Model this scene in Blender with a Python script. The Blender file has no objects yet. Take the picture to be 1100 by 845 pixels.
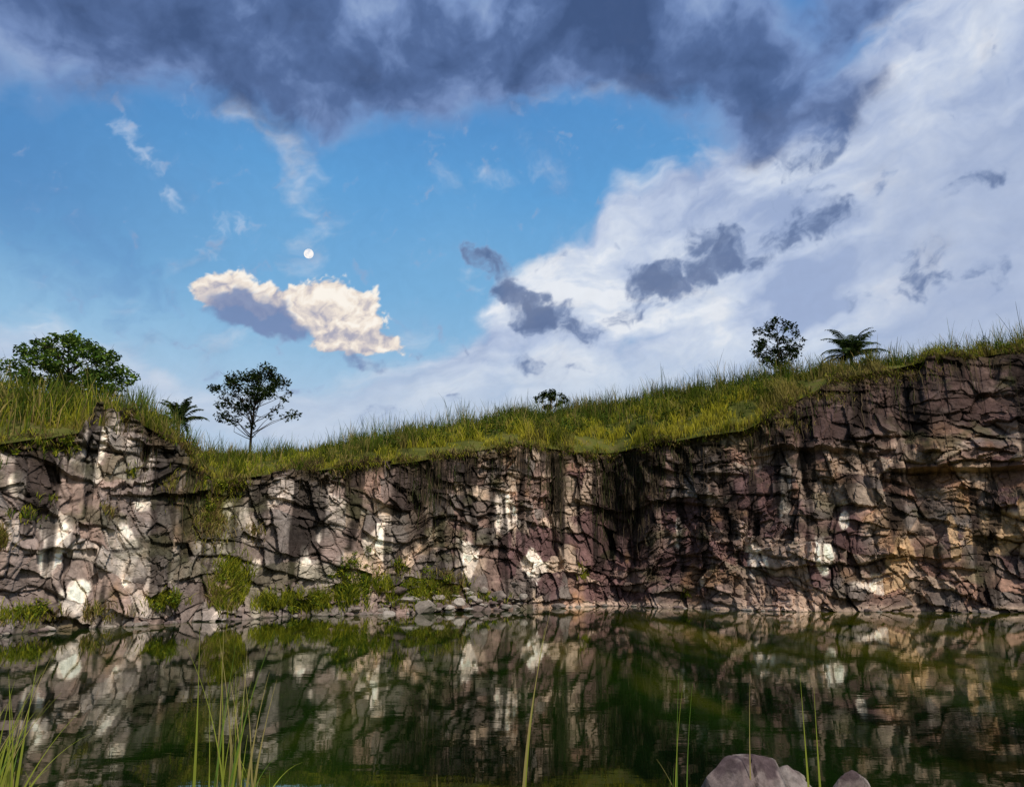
import bpy, math, random
import numpy as np
from mathutils import Vector, Matrix
random.seed(7); rng=np.random.default_rng(11)
scene=bpy.context.scene
scene.view_settings.view_transform='Standard'
scene.view_settings.look='None'
scene.view_settings.exposure=0
R_=math.radians

# ------------------------------------------------------------ numpy noise
def hsh(ix,iy,iz,seed):
    h=(ix.astype(np.int64)*374761393+iy.astype(np.int64)*668265263+iz.astype(np.int64)*2147483647+seed*974634777)&0xFFFFFFFF
    h=((h^(h>>13))*1274126177)&0xFFFFFFFF
    h=((h^(h>>16))*2246822519)&0xFFFFFFFF
    h=h^(h>>15)
    return (h&0xFFFFFF)/float(0xFFFFFF)
def vnoise(x,y,z,seed=0):
    x0=np.floor(x);y0=np.floor(y);z0=np.floor(z)
    fx=x-x0;fy=y-y0;fz=z-z0
    fx=fx*fx*(3-2*fx);fy=fy*fy*(3-2*fy);fz=fz*fz*(3-2*fz)
    r=0
    for dx in (0,1):
        for dy in (0,1):
            for dz in (0,1):
                w=(fx if dx else 1-fx)*(fy if dy else 1-fy)*(fz if dz else 1-fz)
                r=r+w*hsh(x0+dx,y0+dy,z0+dz,seed)
    return r*2-1
def fbm(x,y,z,seed=0,o=4):
    x=np.asarray(x,float);y=np.asarray(y,float)+0*x;z=np.asarray(z,float)+0*x
    a=1;s=0;t=0
    for i in range(o):
        s=s+a*vnoise(x,y,z,seed+i*17);t+=a
        x=x*2.03+3.1;y=y*2.03+1.7;z=z*2.03+5.3;a*=.5
    return s/t
def hsh2(ix,iy,seed):
    h=(ix*374761393+iy*668265263+seed*974634777)&0xFFFFFFFF
    h=((h^(h>>13))*1274126177)&0xFFFFFFFF
    h=((h^(h>>16))*2246822519)&0xFFFFFFFF
    h=h^(h>>15)
    return (h&0xFFFFFF)/float(0xFFFFFF)
def gnoise2(x,y,seed):
    x0=np.floor(x).astype(np.int64);y0=np.floor(y).astype(np.int64)
    fx=x-x0;fy=y-y0
    u=fx*fx*fx*(fx*(fx*6-15)+10);v=fy*fy*fy*(fy*(fy*6-15)+10)
    def g(i,j):
        a=hsh2(x0+i,y0+j,seed)*6.28318
        return np.cos(a)*(fx-i)+np.sin(a)*(fy-j)
    a=g(0,0);b=g(1,0);c=g(0,1);d=g(1,1)
    return (a+(b-a)*u+(c-a)*v+(a-b-c+d)*u*v)*1.5
def f2(x,y,seed,o=6,rough=.5):
    a=1;s=0;t=0;c,sn=math.cos(.6),math.sin(.6)
    for i in range(o):
        s=s+a*gnoise2(x,y,seed+i*13);t+=a
        x,y=(x*c-y*sn)*2.02+11.3,(x*sn+y*c)*2.02+4.7;a*=rough
    return s/t*1.6
def worley(x,y,seed,metric=0,jit=.84):
    x0=np.floor(x);y0=np.floor(y)
    F1=np.full(x.shape,9.);F2=np.full(x.shape,9.);ci=np.zeros(x.shape);cj=np.zeros(x.shape);ddx=np.zeros(x.shape);ddy=np.zeros(x.shape)
    Z=np.zeros(x.shape)
    for i in (-1,0,1):
        for j in (-1,0,1):
            cx=x0+i;cy=y0+j
            px=cx+(1-jit)/2+jit*hsh(cx,cy,Z,seed);py=cy+(1-jit)/2+jit*hsh(cx,cy,Z+1,seed)
            dx=x-px;dy=y-py
            if metric==0: d=np.sqrt(dx*dx+dy*dy)
            else: d=.75*np.maximum(np.abs(dx),np.abs(dy))+.25*(np.abs(dx)+np.abs(dy))
            m=d<F1
            F2=np.where(m,F1,np.minimum(F2,d))
            F1=np.where(m,d,F1);ci=np.where(m,cx,ci);cj=np.where(m,cy,cj);ddx=np.where(m,dx,ddx);ddy=np.where(m,dy,ddy)
    a=hsh(ci,cj,Z+2,seed);b=hsh(ci,cj,Z+3,seed);c=hsh(ci,cj,Z+4,seed)
    return F1,F2,ddx,ddy,a,b,c
def sst(x,a,b):
    t=np.clip((x-a)/(b-a),0,1);return t*t*(3-2*t)
def lerp(a,b,t):
    return a+(b-a)*t[...,None]

# ------------------------------------------------------------ mesh helper
def mesh_np(name,V,Fs,mat,col=None,smooth=False,parent=None):
    V=np.asarray(V,np.float32).reshape(-1,3)
    me=bpy.data.meshes.new(name)
    me.vertices.add(len(V));me.vertices.foreach_set('co',V.ravel())
    Fs=[np.asarray(f,np.int32) for f in Fs if len(f)]
    loops=np.concatenate([f.ravel() for f in Fs])
    starts=[];o=0
    for f in Fs:
        k=f.shape[1];starts.append(o+np.arange(len(f))*k);o+=f.size
    starts=np.concatenate(starts).astype(np.int32)
    me.loops.add(len(loops));me.loops.foreach_set('vertex_index',loops)
    me.polygons.add(len(starts));me.polygons.foreach_set('loop_start',starts)
    me.update(calc_edges=True)
    me.polygons.foreach_set('use_smooth',np.full(len(starts),smooth))
    if col is not None:
        ca=me.color_attributes.new('Col','FLOAT_COLOR','POINT')
        c4=np.ones((len(V),4),np.float32);c4[:,:3]=np.clip(col,0,1)
        ca.data.foreach_set('color',c4.ravel())
    me.validate()
    ob=bpy.data.objects.new(name,me);scene.collection.objects.link(ob)
    me.materials.append(mat)
    if parent: ob.parent=parent
    return ob
def grid_faces(nr,nc):
    i=np.arange(nr-1)[:,None]*nc+np.arange(nc-1)[None,:]
    i=i.ravel()
    return np.stack([i,i+1,i+nc+1,i+nc],1)

# ------------------------------------------------------------ materials
def newmat(name):
    m=bpy.data.materials.new(name);m.use_nodes=True
    nt=m.node_tree;nt.nodes.clear()
    out=nt.nodes.new('ShaderNodeOutputMaterial')
    return m,nt,out
def foliage_mat(name,trans=.35,rough=.6):
    m,nt,out=newmat(name);N=nt.nodes;L=nt.links
    a=N.new('ShaderNodeAttribute');a.attribute_name='Col'
    p=N.new('ShaderNodeBsdfDiffuse')
    t=N.new('ShaderNodeBsdfTranslucent');mx=N.new('ShaderNodeMixShader');mx.inputs[0].default_value=trans
    L.new(a.outputs['Color'],p.inputs['Color']);L.new(a.outputs['Color'],t.inputs['Color'])
    L.new(p.outputs[0],mx.inputs[1]);L.new(t.outputs[0],mx.inputs[2]);L.new(mx.outputs[0],out.inputs[0])
    return m
def rock_mat(name,scale=1.0,bump=.6,gain=1.0):
    m,nt,out=newmat(name);N=nt.nodes;L=nt.links
    a=N.new('ShaderNodeAttribute');a.attribute_name='Col'
    g=N.new('ShaderNodeNewGeometry')
    n=N.new('ShaderNodeTexNoise');n.inputs['Scale'].default_value=3.0*scale;n.inputs['Detail'].default_value=7;n.inputs['Roughness'].default_value=.75
    L.new(g.outputs['Position'],n.inputs['Vector'])
    r=N.new('ShaderNodeMapRange');r.inputs[1].default_value=.3;r.inputs[2].default_value=.7;r.inputs[3].default_value=.5*gain;r.inputs[4].default_value=1.5*gain
    L.new(n.outputs['Fac'],r.inputs[0])
    v=N.new('ShaderNodeVectorMath');v.operation='SCALE'
    L.new(a.outputs['Color'],v.inputs[0]);L.new(r.outputs[0],v.inputs['Scale'])
    p=N.new('ShaderNodeBsdfDiffuse');p.inputs['Roughness'].default_value=.6
    L.new(v.outputs[0],p.inputs['Color'])
    b=N.new('ShaderNodeBump');b.inputs['Strength'].default_value=bump;b.inputs['Distance'].default_value=.15/scale
    L.new(n.outputs['Fac'],b.inputs['Height']);L.new(b.outputs[0],p.inputs['Normal'])
    L.new(p.outputs[0],out.inputs[0])
    return m
def earth_mat(name):
    m,nt,out=newmat(name);N=nt.nodes;L=nt.links
    g=N.new('ShaderNodeNewGeometry')
    n=N.new('ShaderNodeTexNoise');n.inputs['Scale'].default_value=.35;n.inputs['Detail'].default_value=8;n.inputs['Roughness'].default_value=.7
    L.new(g.outputs['Position'],n.inputs['Vector'])
    cr=N.new('ShaderNodeValToRGB');e=cr.color_ramp.elements
    e[0].position=.35;e[0].color=(.06,.065,.018,1);e[1].position=.66;e[1].color=(.17,.125,.055,1)
    k=cr.color_ramp.elements.new(.52);k.color=(.12,.13,.03,1)
    L.new(n.outputs['Fac'],cr.inputs[0])
    p=N.new('ShaderNodeBsdfDiffuse')
    b=N.new('ShaderNodeBump');b.inputs['Strength'].default_value=.5;b.inputs['Distance'].default_value=.3
    L.new(n.outputs['Fac'],b.inputs['Height']);L.new(b.outputs[0],p.inputs['Normal'])
    L.new(cr.outputs[0],p.inputs['Color']);L.new(p.outputs[0],out.inputs[0])
    return m
def bark_mat(name,c1,c2):
    m,nt,out=newmat(name);N=nt.nodes;L=nt.links
    n=N.new('ShaderNodeTexNoise');n.inputs['Scale'].default_value=6;n.inputs['Detail'].default_value=6
    tc=N.new('ShaderNodeTexCoord');mp=N.new('ShaderNodeMapping');mp.inputs['Scale'].default_value=(3,3,.6)
    L.new(tc.outputs['Object'],mp.inputs[0]);L.new(mp.outputs[0],n.inputs['Vector'])
    cr=N.new('ShaderNodeValToRGB');cr.color_ramp.elements[0].color=(*c1,1);cr.color_ramp.elements[1].color=(*c2,1)
    cr.color_ramp.elements[0].position=.35;cr.color_ramp.elements[1].position=.7
    L.new(n.outputs['Fac'],cr.inputs[0])
    p=N.new('ShaderNodeBsdfDiffuse')
    L.new(cr.outputs[0],p.inputs['Color']);L.new(p.outputs[0],out.inputs[0]);return m
M_leaf=foliage_mat('leaf_foliage',.25,.5)
M_grass=foliage_mat('grass_blade',.3,.6)
M_rock=rock_mat('quarry_rock',1.0,.5)
M_rock2=rock_mat('boulder_rock',5.0,.6)
M_earth=earth_mat('grassy_earth')
M_bark=bark_mat('bark',(.03,.022,.015),(.10,.08,.06))

# ------------------------------------------------------------ terrain tables (azimuth deg from +Y, metres)
azR=[-80,-60,-45,-36,-32.4,-27.4,-22,-16,-8.6,0,5,7.6,10.2,14,19.2,26,32.6,42,60,80]
vR =[29,31,34.5,36.6,37.7,41,43.5,46.1,48.7,52.7,56.5,58.3,55.8,54,53,55.3,58.2,58,45,32]
azZ=[-80,-45,-33.8,-31,-29.6,-28.8,-27.2,-26.4,-24.9,-23.2,-22.2,-20.6,-17,-7.6,.7,5,9,16.9,18.5,20.2,23.5,29.2,34.4,50,80]
vZ =[5,6.5,7.6,8.2,8.6,10.3,10.5,9.8,9.4,8.7,8.0,7.4,7.9,9.3,11.2,11.0,11.3,11.8,12.6,13.8,15.7,17.0,17.3,14,8]
azC=[-80,-45,-33.8,-28.4,-24.9,-22.2,-17,-10,-2,7,13.5,20.2,26.5,34.4,50,80]
vC =[8,10.5,11.4,11.7,10.8,10.2,10.6,12.5,14.6,17.1,17.8,17.3,17.9,18.3,16,11]
azD=[-80,-33,-25,-17,-2,7,13.5,20,34,80]
vD =[13,13,12,14.5,15,14,13,9.5,5,8]
azL=[-80,-26,-23,-21,-19,-15,0,16,20,24,80]
vL =[1.4,1.4,2.2,3.6,2.4,1.3,1.5,1.6,3.2,4.3,4.3]
fR=lambda a:np.interp(a,azR,vR)+.5*fbm(np.asarray(a)/3.0,0,0,5,3)
fZ=lambda a:np.interp(a,azZ,vZ)
fC=lambda a:np.interp(a,azC,vC)
fD=lambda a:np.interp(a,azD,vD)
fL=lambda a:np.interp(a,azL,vL)
def terr(a,rho):
    a=np.asarray(a,float);rho=np.asarray(rho,float)
    d=rho-(fR(a)+fL(a));D=fD(a);t=np.clip(d/D,0,1)
    zr=np.minimum(fZ(a),np.interp(a,[-32,-30,-26,-24],[99,8.9,8.9,99]))
    zc=fC(a)
    z=zr+(zc-zr)*(t*(1.65-.65*t))
    far=np.clip(d-D,0,None)
    z=z-6*(1-np.exp(-far/40))
    x=rho*np.sin(np.radians(a));y=rho*np.cos(np.radians(a))
    z=z+(.6*fbm(x/4.5,y/4.5,0,31,3))*np.clip(d/2,0,1)*np.where(far>100,0,1)
    return z
def terr_xy(x,y):
    return float(terr(np.array([math.degrees(math.atan2(x,y))]),np.array([math.hypot(x,y)]))[0])

# hill sheet to the horizon
aa=np.concatenate([np.linspace(-80,-42,40),np.linspace(-41.5,41.5,260),np.linspace(42,80,40)])
dd=np.concatenate([np.linspace(.25,22,60),np.array([25,30,38,50,70,100,160,300,700,1500,2900])])
A,Dd=np.meshgrid(aa,dd)
RHO=fR(A)+fL(A)+Dd
Zt=terr(A,RHO)
V=np.stack([RHO*np.sin(np.radians(A)),RHO*np.cos(np.radians(A)),Zt],-1)
mesh_np('hill_terrain',V,[grid_faces(len(dd),len(aa))],M_earth,smooth=True)

# near bank (camera side), continues round behind the camera
yy=np.concatenate([np.array([-3500,-1500,-600,-200,-80,-40,-20,-10,-5,-2]),np.linspace(0,12,60)])
xx=np.concatenate([np.array([-3500,-1200,-400,-150,-90]),np.linspace(-60,60,260),np.array([90,150,400,1200,3500])])
X,Y=np.meshgrid(xx,yy)
BY=[-3500,-60,-10,3,5,6.3,8.2,12];BZ=[3,3,1.4,1.0,.85,.62,0,-1.8]
Zb=np.interp(Y,BY,BZ)
Zb=Zb+.12*fbm(X/1.3,Y/1.3,0,77,4)+np.interp(np.abs(X),[28,45],[0,5])*np.interp(Y,[-20,6],[1,.6])
Zb=np.where(Y>11.9,-2.5,Zb)
def bank(x,y):
    return float(np.interp(y,BY,BZ))+.12*float(fbm(np.array([x/1.3]),np.array([y/1.3]),0,77,4)[0])
mesh_np('shore_ground',np.stack([X,Y,Zb],-1),[grid_faces(len(yy),len(xx))],M_earth,smooth=True)

# ------------------------------------------------------------ cliff
azd=np.linspace(-38.5,38.5,6000)
rr=fR(azd);px=rr*np.sin(np.radians(azd));py=rr*np.cos(np.radians(azd))
sl=np.concatenate([[0],np.cumsum(np.hypot(np.diff(px),np.diff(py)))])
nc=int(sl[-1]/.055)
azc=np.interp(np.linspace(0,sl[-1],nc),sl,azd)
azc=np.concatenate([np.linspace(-80,-38.8,150),azc,np.linspace(38.8,80,150)])
rr=fR(azc);px=rr*np.sin(np.radians(azc));py=rr*np.cos(np.radians(azc))
s1=np.concatenate([[0],np.cumsum(np.hypot(np.diff(px),np.diff(py)))])
nr=260
tt=np.linspace(0,1,nr)
Ac,T=np.meshgrid(azc,tt);S=np.broadcast_to(s1,Ac.shape).copy()
rimstep=.7*(worley(s1/1.3,0*s1+.5,909,1)[4]-.5)+.35*fbm(s1/2.2,0,3,41,3)
zr=fZ(Ac)+rimstep[None,:]
zb=-1.2
Zc=zb+(zr-zb)*T
tz=np.clip(Zc/zr,0,1)
right=sst(Ac,17,22)
gul=np.exp(-((Ac+21)/1.7)**2)
prof=tz**(1.2+2.6*right)
prof=prof*(1-gul)+gul*np.clip((tz-.25)/.75,0,1)
lean=fL(Ac)*prof
# --- jointed rock: irregular sheared courses broken into slabs
wq=1.3*fbm(S/5,Zc/5,0,51,2)+.16*fbm(S/.7,Zc/.7,0,53,2);wq2=1.3*fbm(S/5,Zc/5,7,52,2)+.16*fbm(S/.7,Zc/.7,3,54,2)
def cells1(x,row,seed,j=.85):
    k=np.floor(x);o=np.zeros_like(k)
    B=lambda k:k+j*(hsh(k,row,o,seed)-.5)
    k=np.where(x<B(k),k-1,k);k=np.where(x>=B(k+1),k+1,k)
    return k,B(k),B(k+1)
def courses(ang,rowh,colw,amp,tilt,crack,cw,seed,shear=1.3):
    c,s=math.cos(R_(ang)),math.sin(R_(ang))
    u=(S+wq)*c+(Zc+wq2)*s;v=-(S+wq)*s+(Zc+wq2)*c
    o=np.zeros_like(u)
    vv=v/rowh;k,lo,hi=cells1(vv,o,seed)
    uu=(u+shear*(hsh(k,o,o+1,seed+1)-.5)*v)/colw+hsh(k,o,o+2,seed+1)*7
    m_,lo2,hi2=cells1(uu,k,seed+2)
    a=hsh(k,m_,o+3,seed);b=hsh(k,m_,o+4,seed);cc=hsh(k,m_,o+5,seed)
    dy=(vv-(lo+hi)/2);dx=(uu-(lo2+hi2)/2)
    d=amp*(a*2-1)+tilt*((b*2-1)*dx*colw+(cc*1.6-1.1)*dy*rowh)
    e=np.minimum(np.minimum(vv-lo,hi-vv)*rowh,np.minimum(uu-lo2,hi2-uu)*colw)
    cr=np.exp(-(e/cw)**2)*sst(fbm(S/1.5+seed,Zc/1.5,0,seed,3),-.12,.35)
    return d-crack*cr,a,b,cc,cr
def shards(sx,sz,ang,amp,tilt,crack,cw,seed):
    c,s=math.cos(R_(ang)),math.sin(R_(ang))
    ux=((S+wq)*c+(Zc+wq2)*s)/sx;uy=(-(S+wq)*s+(Zc+wq2)*c)/sz
    F1,F2,dx,dy,a,b,cc=worley(ux,uy,seed,0)
    d=amp*(a*2-1)+tilt*((b*2-1)*dx*sx+(cc*1.5-1.0)*dy*sz)
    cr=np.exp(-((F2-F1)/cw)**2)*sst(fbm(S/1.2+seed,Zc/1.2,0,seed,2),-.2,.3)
    return d-crack*cr,a,b,cc,cr
d1,a1,b1,c1,k1=courses(5,2.5,3.0,.42,.20,.16,.08,101,.9)
d2,a2,b2,c2,k2=courses(-9,1.15,1.5,.27,.42,.12,.06,202,1.5)
d3,a3,b3,c3,k3=shards(1.05,1.25,25,.18,.42,.09,.06,303)
d4,a4,b4,c4,k4=shards(.50,.36,12,.10,.5,.05,.07,404)
d5,a5,b5,c5,k5=courses(14,.28,.50,.05,.3,.02,.03,505,1.5)
shat=sst(fbm(S/3.2,Zc/2.4,0,66,3),-.25,.35)
big=.9*fbm(S/7,Zc/14,0,61,2)+.35*fbm(S/2.3,Zc/9,0,62,2)
soft=sst(Ac,17,21)*sst(Zc/zr,.68,.8)
disp=big+(d1+d2+d3*.9+(d4+d5)*(.3+.95*shat))*(1-.5*soft)+.05*fbm(S/.5,Zc/.5,0,63,3)+soft*.45*fbm(S/1.6,Zc/1.6,0,65,4)
cl=np.zeros_like(S)
for ca,w,dp in [(-35,.2,.4),(-25.3,.22,.7),(-22.4,.4,.7),(-6.1,.2,.5),(3.0,.22,.7),(6.9,.25,.6),(8.9,.3,.8),(13.5,.2,.4),(20.5,.25,.5),(24.8,.2,.5),(28.4,.2,.4),(-17.4,.2,.3),(0,.15,.3),(-10,.15,.35),(16.5,.15,.4)]:
    cc=ca+.7*fbm(Zc/2.2,ca,0,70,3)
    cl+=dp*np.exp(-((Ac-cc)/w)**2)*sst(fbm(Zc/3,ca*3,0,71,2),-.4,.2)
disp-=cl
ov=sst(Ac,25.5,28.5)
zl=8.7+.5*fbm(S/4,0,9,81,3)
disp+=ov*(1.15*sst(Zc,zl-.12,zl+.08)*(1-sst(Zc,zl+1.4,zl+2.4))-.4*sst(Zc,zl-1.3,zl-.1)*(1-sst(Zc,zl-.1,zl+.1)))
ov2=sst(Ac,17,19)*(1-sst(Ac,25,27));zl2=10.4+.6*fbm(S/3,0,4,82,3)
disp+=ov2*.7*sst(Zc,zl2-.12,zl2+.1)*(1-sst(Zc,zl2+1,zl2+2))
disp+=.7*np.exp(-np.clip(Zc,0,None)/.4)*(.6+.5*fbm(S/1.5,0,0,91,3))
ap=np.exp(-((Ac+6.5)/5)**2)+.8*np.exp(-((Ac+19.5)/1.6)**2)
disp+=ap*1.6*np.clip(1-Zc/2.2,0,1.2)
disp*= (1-.35*gul)
rho=fR(Ac)+lean-disp
Zv=Zc+.12*(a2-.5)+.05*fbm(S/.6,Zc/.6,4,64,2)
X=rho*np.sin(np.radians(Ac));Y=rho*np.cos(np.radians(Ac))
cap=np.array([.15,.35,.6,.9,1.3,1.8,2.5,3.5])
Ak,Dk=np.meshgrid(azc,cap)
rim_d=(rho-(fR(Ac)+lean))[-1]
rhk=fR(Ak)+fL(Ak)+rim_d*(1-Dk/3.5)+Dk
Fk=worley(np.broadcast_to(s1,Ak.shape)/.9,Dk/.8,505,1)
zk0=terr(Ak,np.maximum(rhk,fR(Ak)+fL(Ak)))
zk=zk0+ .30*(Fk[4]-.35)*(1-Dk/3.5)*1.2-.5*(Dk/3.5)**2-.05
zk=zk+(Zv[-1][None,:]-zk)*np.exp(-(Dk/.9)**2)*.95
Xk=rhk*np.sin(np.radians(Ak));Yk=rhk*np.cos(np.radians(Ak))
CX=np.concatenate([X,Xk]);CY=np.concatenate([Y,Yk]);CZ=np.concatenate([Zv,zk])
def C(*c): return np.array(c,float)
n1=fbm(S/5,Zc/4,0,111,4);n2=fbm(S/3,Zc/3,9,112,4);n3=fbm(S/.75,Zc/6,3,113,4);n4=fbm(S/.8,Zc/.8,3,114,4)
col=np.zeros(S.shape+(3,))+C(.265,.19,.162)
col=lerp(col,C(.235,.205,.185),sst(n2+ (a2-.5)*.9,-.1,.35))
col=lerp(col,C(.345,.21,.155),sst(n1+(b2-.5)*.9,0.08,.38)*.75)
pr=np.interp(Ac,[-40,-5,5,9,14,20,25,34],[-.35,-.2,.0,.75,.65,.45,.25,.1])
purp=sst(fbm(S/4,Zc/4,5,116,4)+.5*pr+(b1-.5)*.5+.3*(a3-.5),.05,.4)
col=lerp(col,C(.165,.098,.10),purp*.85)
gy=sst(-Ac,2,20);col=lerp(col,C(.30,.275,.255),gy*.50)
cream=sst(fbm(S/4,Zc/2.5,2,115,4)+(c2-.5)*1.0+(a1-.5)*.6+.2*(a3-.5),.06,.28)
creamw=np.interp(Ac,[-34,-20,-12,5,7,14,16,24,34],[.85,.9,1,.85,.28,.28,.5,.6,.75])*(1-.85*sst(Zc/zr,.62,.8)*right)
cc3=np.where((Ac<-12)[...,None],C(.50,.45,.40),C(.52,.42,.325))
col=col+(cc3-col)*(cream*creamw)[...,None]
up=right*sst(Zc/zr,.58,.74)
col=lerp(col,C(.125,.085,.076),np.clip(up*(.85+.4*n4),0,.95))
pm=np.zeros_like(S)
for ca,cz,wa,wz in [(-23.8,3.7,.5,1.8),(-13.8,5.2,.5,2.0),(-30,3.8,1.1,1.2),(-28.4,8.0,.5,1.5),(19.4,7.9,.4,1.8),(26.3,3.2,.8,1.3),(31.7,5.3,1.9,1.6),(-9,4.5,1.4,1.8),(-14.7,2.7,.45,1.4),(-.5,6.5,.8,1.9),(-26,3,.6,1.2),(17,3,.6,1.0),(23,5.6,.4,.8),(-3.2,3.4,.9,1.4),(-20,5.8,.4,.7),(29.3,4.4,.35,2.2),(1.5,3,.8,1.2),(-32.5,6,.7,.8),(-18,2.6,.4,.7),(-33,1.2,.7,.7),(24.5,1.5,1.5,.6),(-25.5,6.5,.6,1),(-5.5,6.8,.5,1.2),(12,5.5,.35,1.2),(21.5,3,.5,1.2),(-28.5,1.6,.8,.8)]:
    pm=np.maximum(pm,np.exp(-((Ac-ca)/wa)**2-((Zc-cz)/wz)**2))
pmm=sst(pm+.42*fbm(S/.7,Zc/.9,2,130,4)+.35*(c3-.5)+.35*(c2-.5),.40,.56)
pc=np.where(((Ac>25)&(Zc<9))[...,None],C(.60,.44,.27),C(.70,.645,.57))
col=col+(pc-col)*(pmm*.9)[...,None]
oc=sst(fbm(S/2.5,Zc/2,8,140,4)+.12*ov,.26,.5);col=lerp(col,C(.36,.21,.09),oc*.45*(1-up))
st=sst(n3+.45*(Zc/zr-.5),.08,.30)
col=lerp(col,C(.050,.040,.036),st*.82)
for ca,w in [(3.2,.5),(6.9,.5),(8.8,1.0),(10.4,.5),(-6.0,.5),(-22.5,.5),(15,.5),(19.5,.5),(-3,.3),(24,.5),(-12,.3),(-1.2,.25),(28,.4)]:
    m=np.exp(-((Ac-ca-1.0*fbm(Zc/2.5,ca,0,120,3))/w)**2)*sst(Zc/zr+.5*n4,.15,.55)
    col=lerp(col,C(.042,.034,.030),np.clip(m,0,1)*.85)
mo=sst(Zc/zr+.12*n4,.91,1.0);col=lerp(col,C(.11,.085,.05),mo*.7)
col=lerp(col,C(.12,.14,.03),np.clip(gul*sst(Zc+1.5*n4,3,5.5),0,1)*.75)
lm=sst(fbm(S/2,Zc/1.2,6,150,4)+.35*sst(-Ac,5,25)*(1-Zc/zr),.25,.5);col=lerp(col,C(.10,.11,.045),lm*.45)
bd=np.exp(-((Zc-.18-.1*n4)/.14)**2)*sst(Ac+5*n1,-2,6);col=lerp(col,C(.50,.40,.32),np.clip(bd,0,1)*.75)
col=lerp(col,C(.07,.07,.05),(1-sst(Zc,-.05,.05))*.8)
col*= (.60+.32*a3+.36*b2+.22*a4)[...,None]
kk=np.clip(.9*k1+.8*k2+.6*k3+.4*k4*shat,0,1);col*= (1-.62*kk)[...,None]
lum=np.clip(col.mean(-1),.01,1);col*=((lum/.22)**.28)[...,None]
col*=C(1.05,1.0,.965)
colk=np.zeros(Ak.shape+(3,))+C(.15,.12,.09)
colk*= (.6+.8*Fk[4])[...,None]
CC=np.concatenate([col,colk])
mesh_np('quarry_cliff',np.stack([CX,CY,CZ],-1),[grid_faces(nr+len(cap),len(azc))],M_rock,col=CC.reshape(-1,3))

def cliff_pick(a,z):
    j=np.clip(np.searchsorted(azc,a),1,len(azc)-2)
    i=np.clip(((z-zb)/(zr[-1,j]-zb)*(nr-1)).astype(int),0,nr-1)
    return X[i,j],Y[i,j],Zv[i,j]

# ------------------------------------------------------------ water
m,nt,out=newmat('lake_water');N=nt.nodes;L=nt.links
g=N.new('ShaderNodeNewGeometry')
p=N.new('ShaderNodeBsdfPrincipled');p.inputs['Roughness'].default_value=.02;p.inputs['IOR'].default_value=1.5
n=N.new('ShaderNodeTexNoise');n.inputs['Scale'].default_value=.16;n.inputs['Detail'].default_value=5
mp=N.new('ShaderNodeMapping');mp.inputs['Scale'].default_value=(1.9,.28,1)
L.new(g.outputs['Position'],mp.inputs[0]);L.new(mp.outputs[0],n.inputs['Vector'])
sx=N.new('ShaderNodeSeparateXYZ');L.new(g.outputs['Position'],sx.inputs[0])
rx=N.new('ShaderNodeMapRange');rx.inputs[1].default_value=-10;rx.inputs[2].default_value=20;rx.inputs[3].default_value=0;rx.inputs[4].default_value=.11
L.new(sx.outputs[0],rx.inputs[0])
ry=N.new('ShaderNodeMapRange');ry.inputs[1].default_value=9;ry.inputs[2].default_value=26;ry.inputs[3].default_value=-.18;ry.inputs[4].default_value=0.0
L.new(sx.outputs[1],ry.inputs[0])
ad=N.new('ShaderNodeMath');ad.operation='ADD';L.new(n.outputs['Fac'],ad.inputs[0]);L.new(rx.outputs[0],ad.inputs[1])
ad2=N.new('ShaderNodeMath');ad2.operation='ADD';L.new(ad.outputs[0],ad2.inputs[0]);L.new(ry.outputs[0],ad2.inputs[1])
cr=N.new('ShaderNodeValToRGB');e=cr.color_ramp.elements
e[0].position=.34;e[0].color=(.003,.008,.002,1);e[1].position=.72;e[1].color=(.12,.115,.006,1)
k=e.new(.50);k.color=(.012,.032,.003,1)
L.new(ad2.outputs[0],cr.inputs[0]);L.new(cr.outputs[0],p.inputs['Base Color'])
p.inputs['Specular Tint'].default_value=(.74,.82,.36,1)
n2_=N.new('ShaderNodeTexNoise');n2_.inputs['Scale'].default_value=1.0;n2_.inputs['Detail'].default_value=3
mp2=N.new('ShaderNodeMapping');mp2.inputs['Scale'].default_value=(1.3,2.6,1)
L.new(g.outputs['Position'],mp2.inputs[0]);L.new(mp2.outputs[0],n2_.inputs['Vector'])
b=N.new('ShaderNodeBump');b.inputs['Strength'].default_value=.065;b.inputs['Distance'].default_value=.02
L.new(n2_.outputs['Fac'],b.inputs['Height']);L.new(b.outputs[0],p.inputs['Normal']);L.new(p.outputs[0],out.inputs[0])
ang=np.linspace(-80,80,60)
rim=[( (np.interp(a,azR,vR)+1.0)*math.sin(R_(a)),(np.interp(a,azR,vR)+1.0)*math.cos(R_(a)),0) for a in ang]
wv=[(0,5,0)]+rim
wf=[(0,i+2,i+1) for i in range(len(rim)-1)]
me=bpy.data.meshes.new('lake_water');me.from_pydata(wv,[],wf);me.materials.append(m)
ob=bpy.data.objects.new('lake_water',me);scene.collection.objects.link(ob)
bv=[(-90,-5,-3),(90,-5,-3),(90,90,-3),(-90,90,-3)]
me=bpy.data.meshes.new('lake_bed');me.from_pydata(bv,[],[(0,1,2,3)]);me.materials.append(M_earth)
ob=bpy.data.objects.new('lake_bed',me);scene.collection.objects.link(ob)

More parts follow.
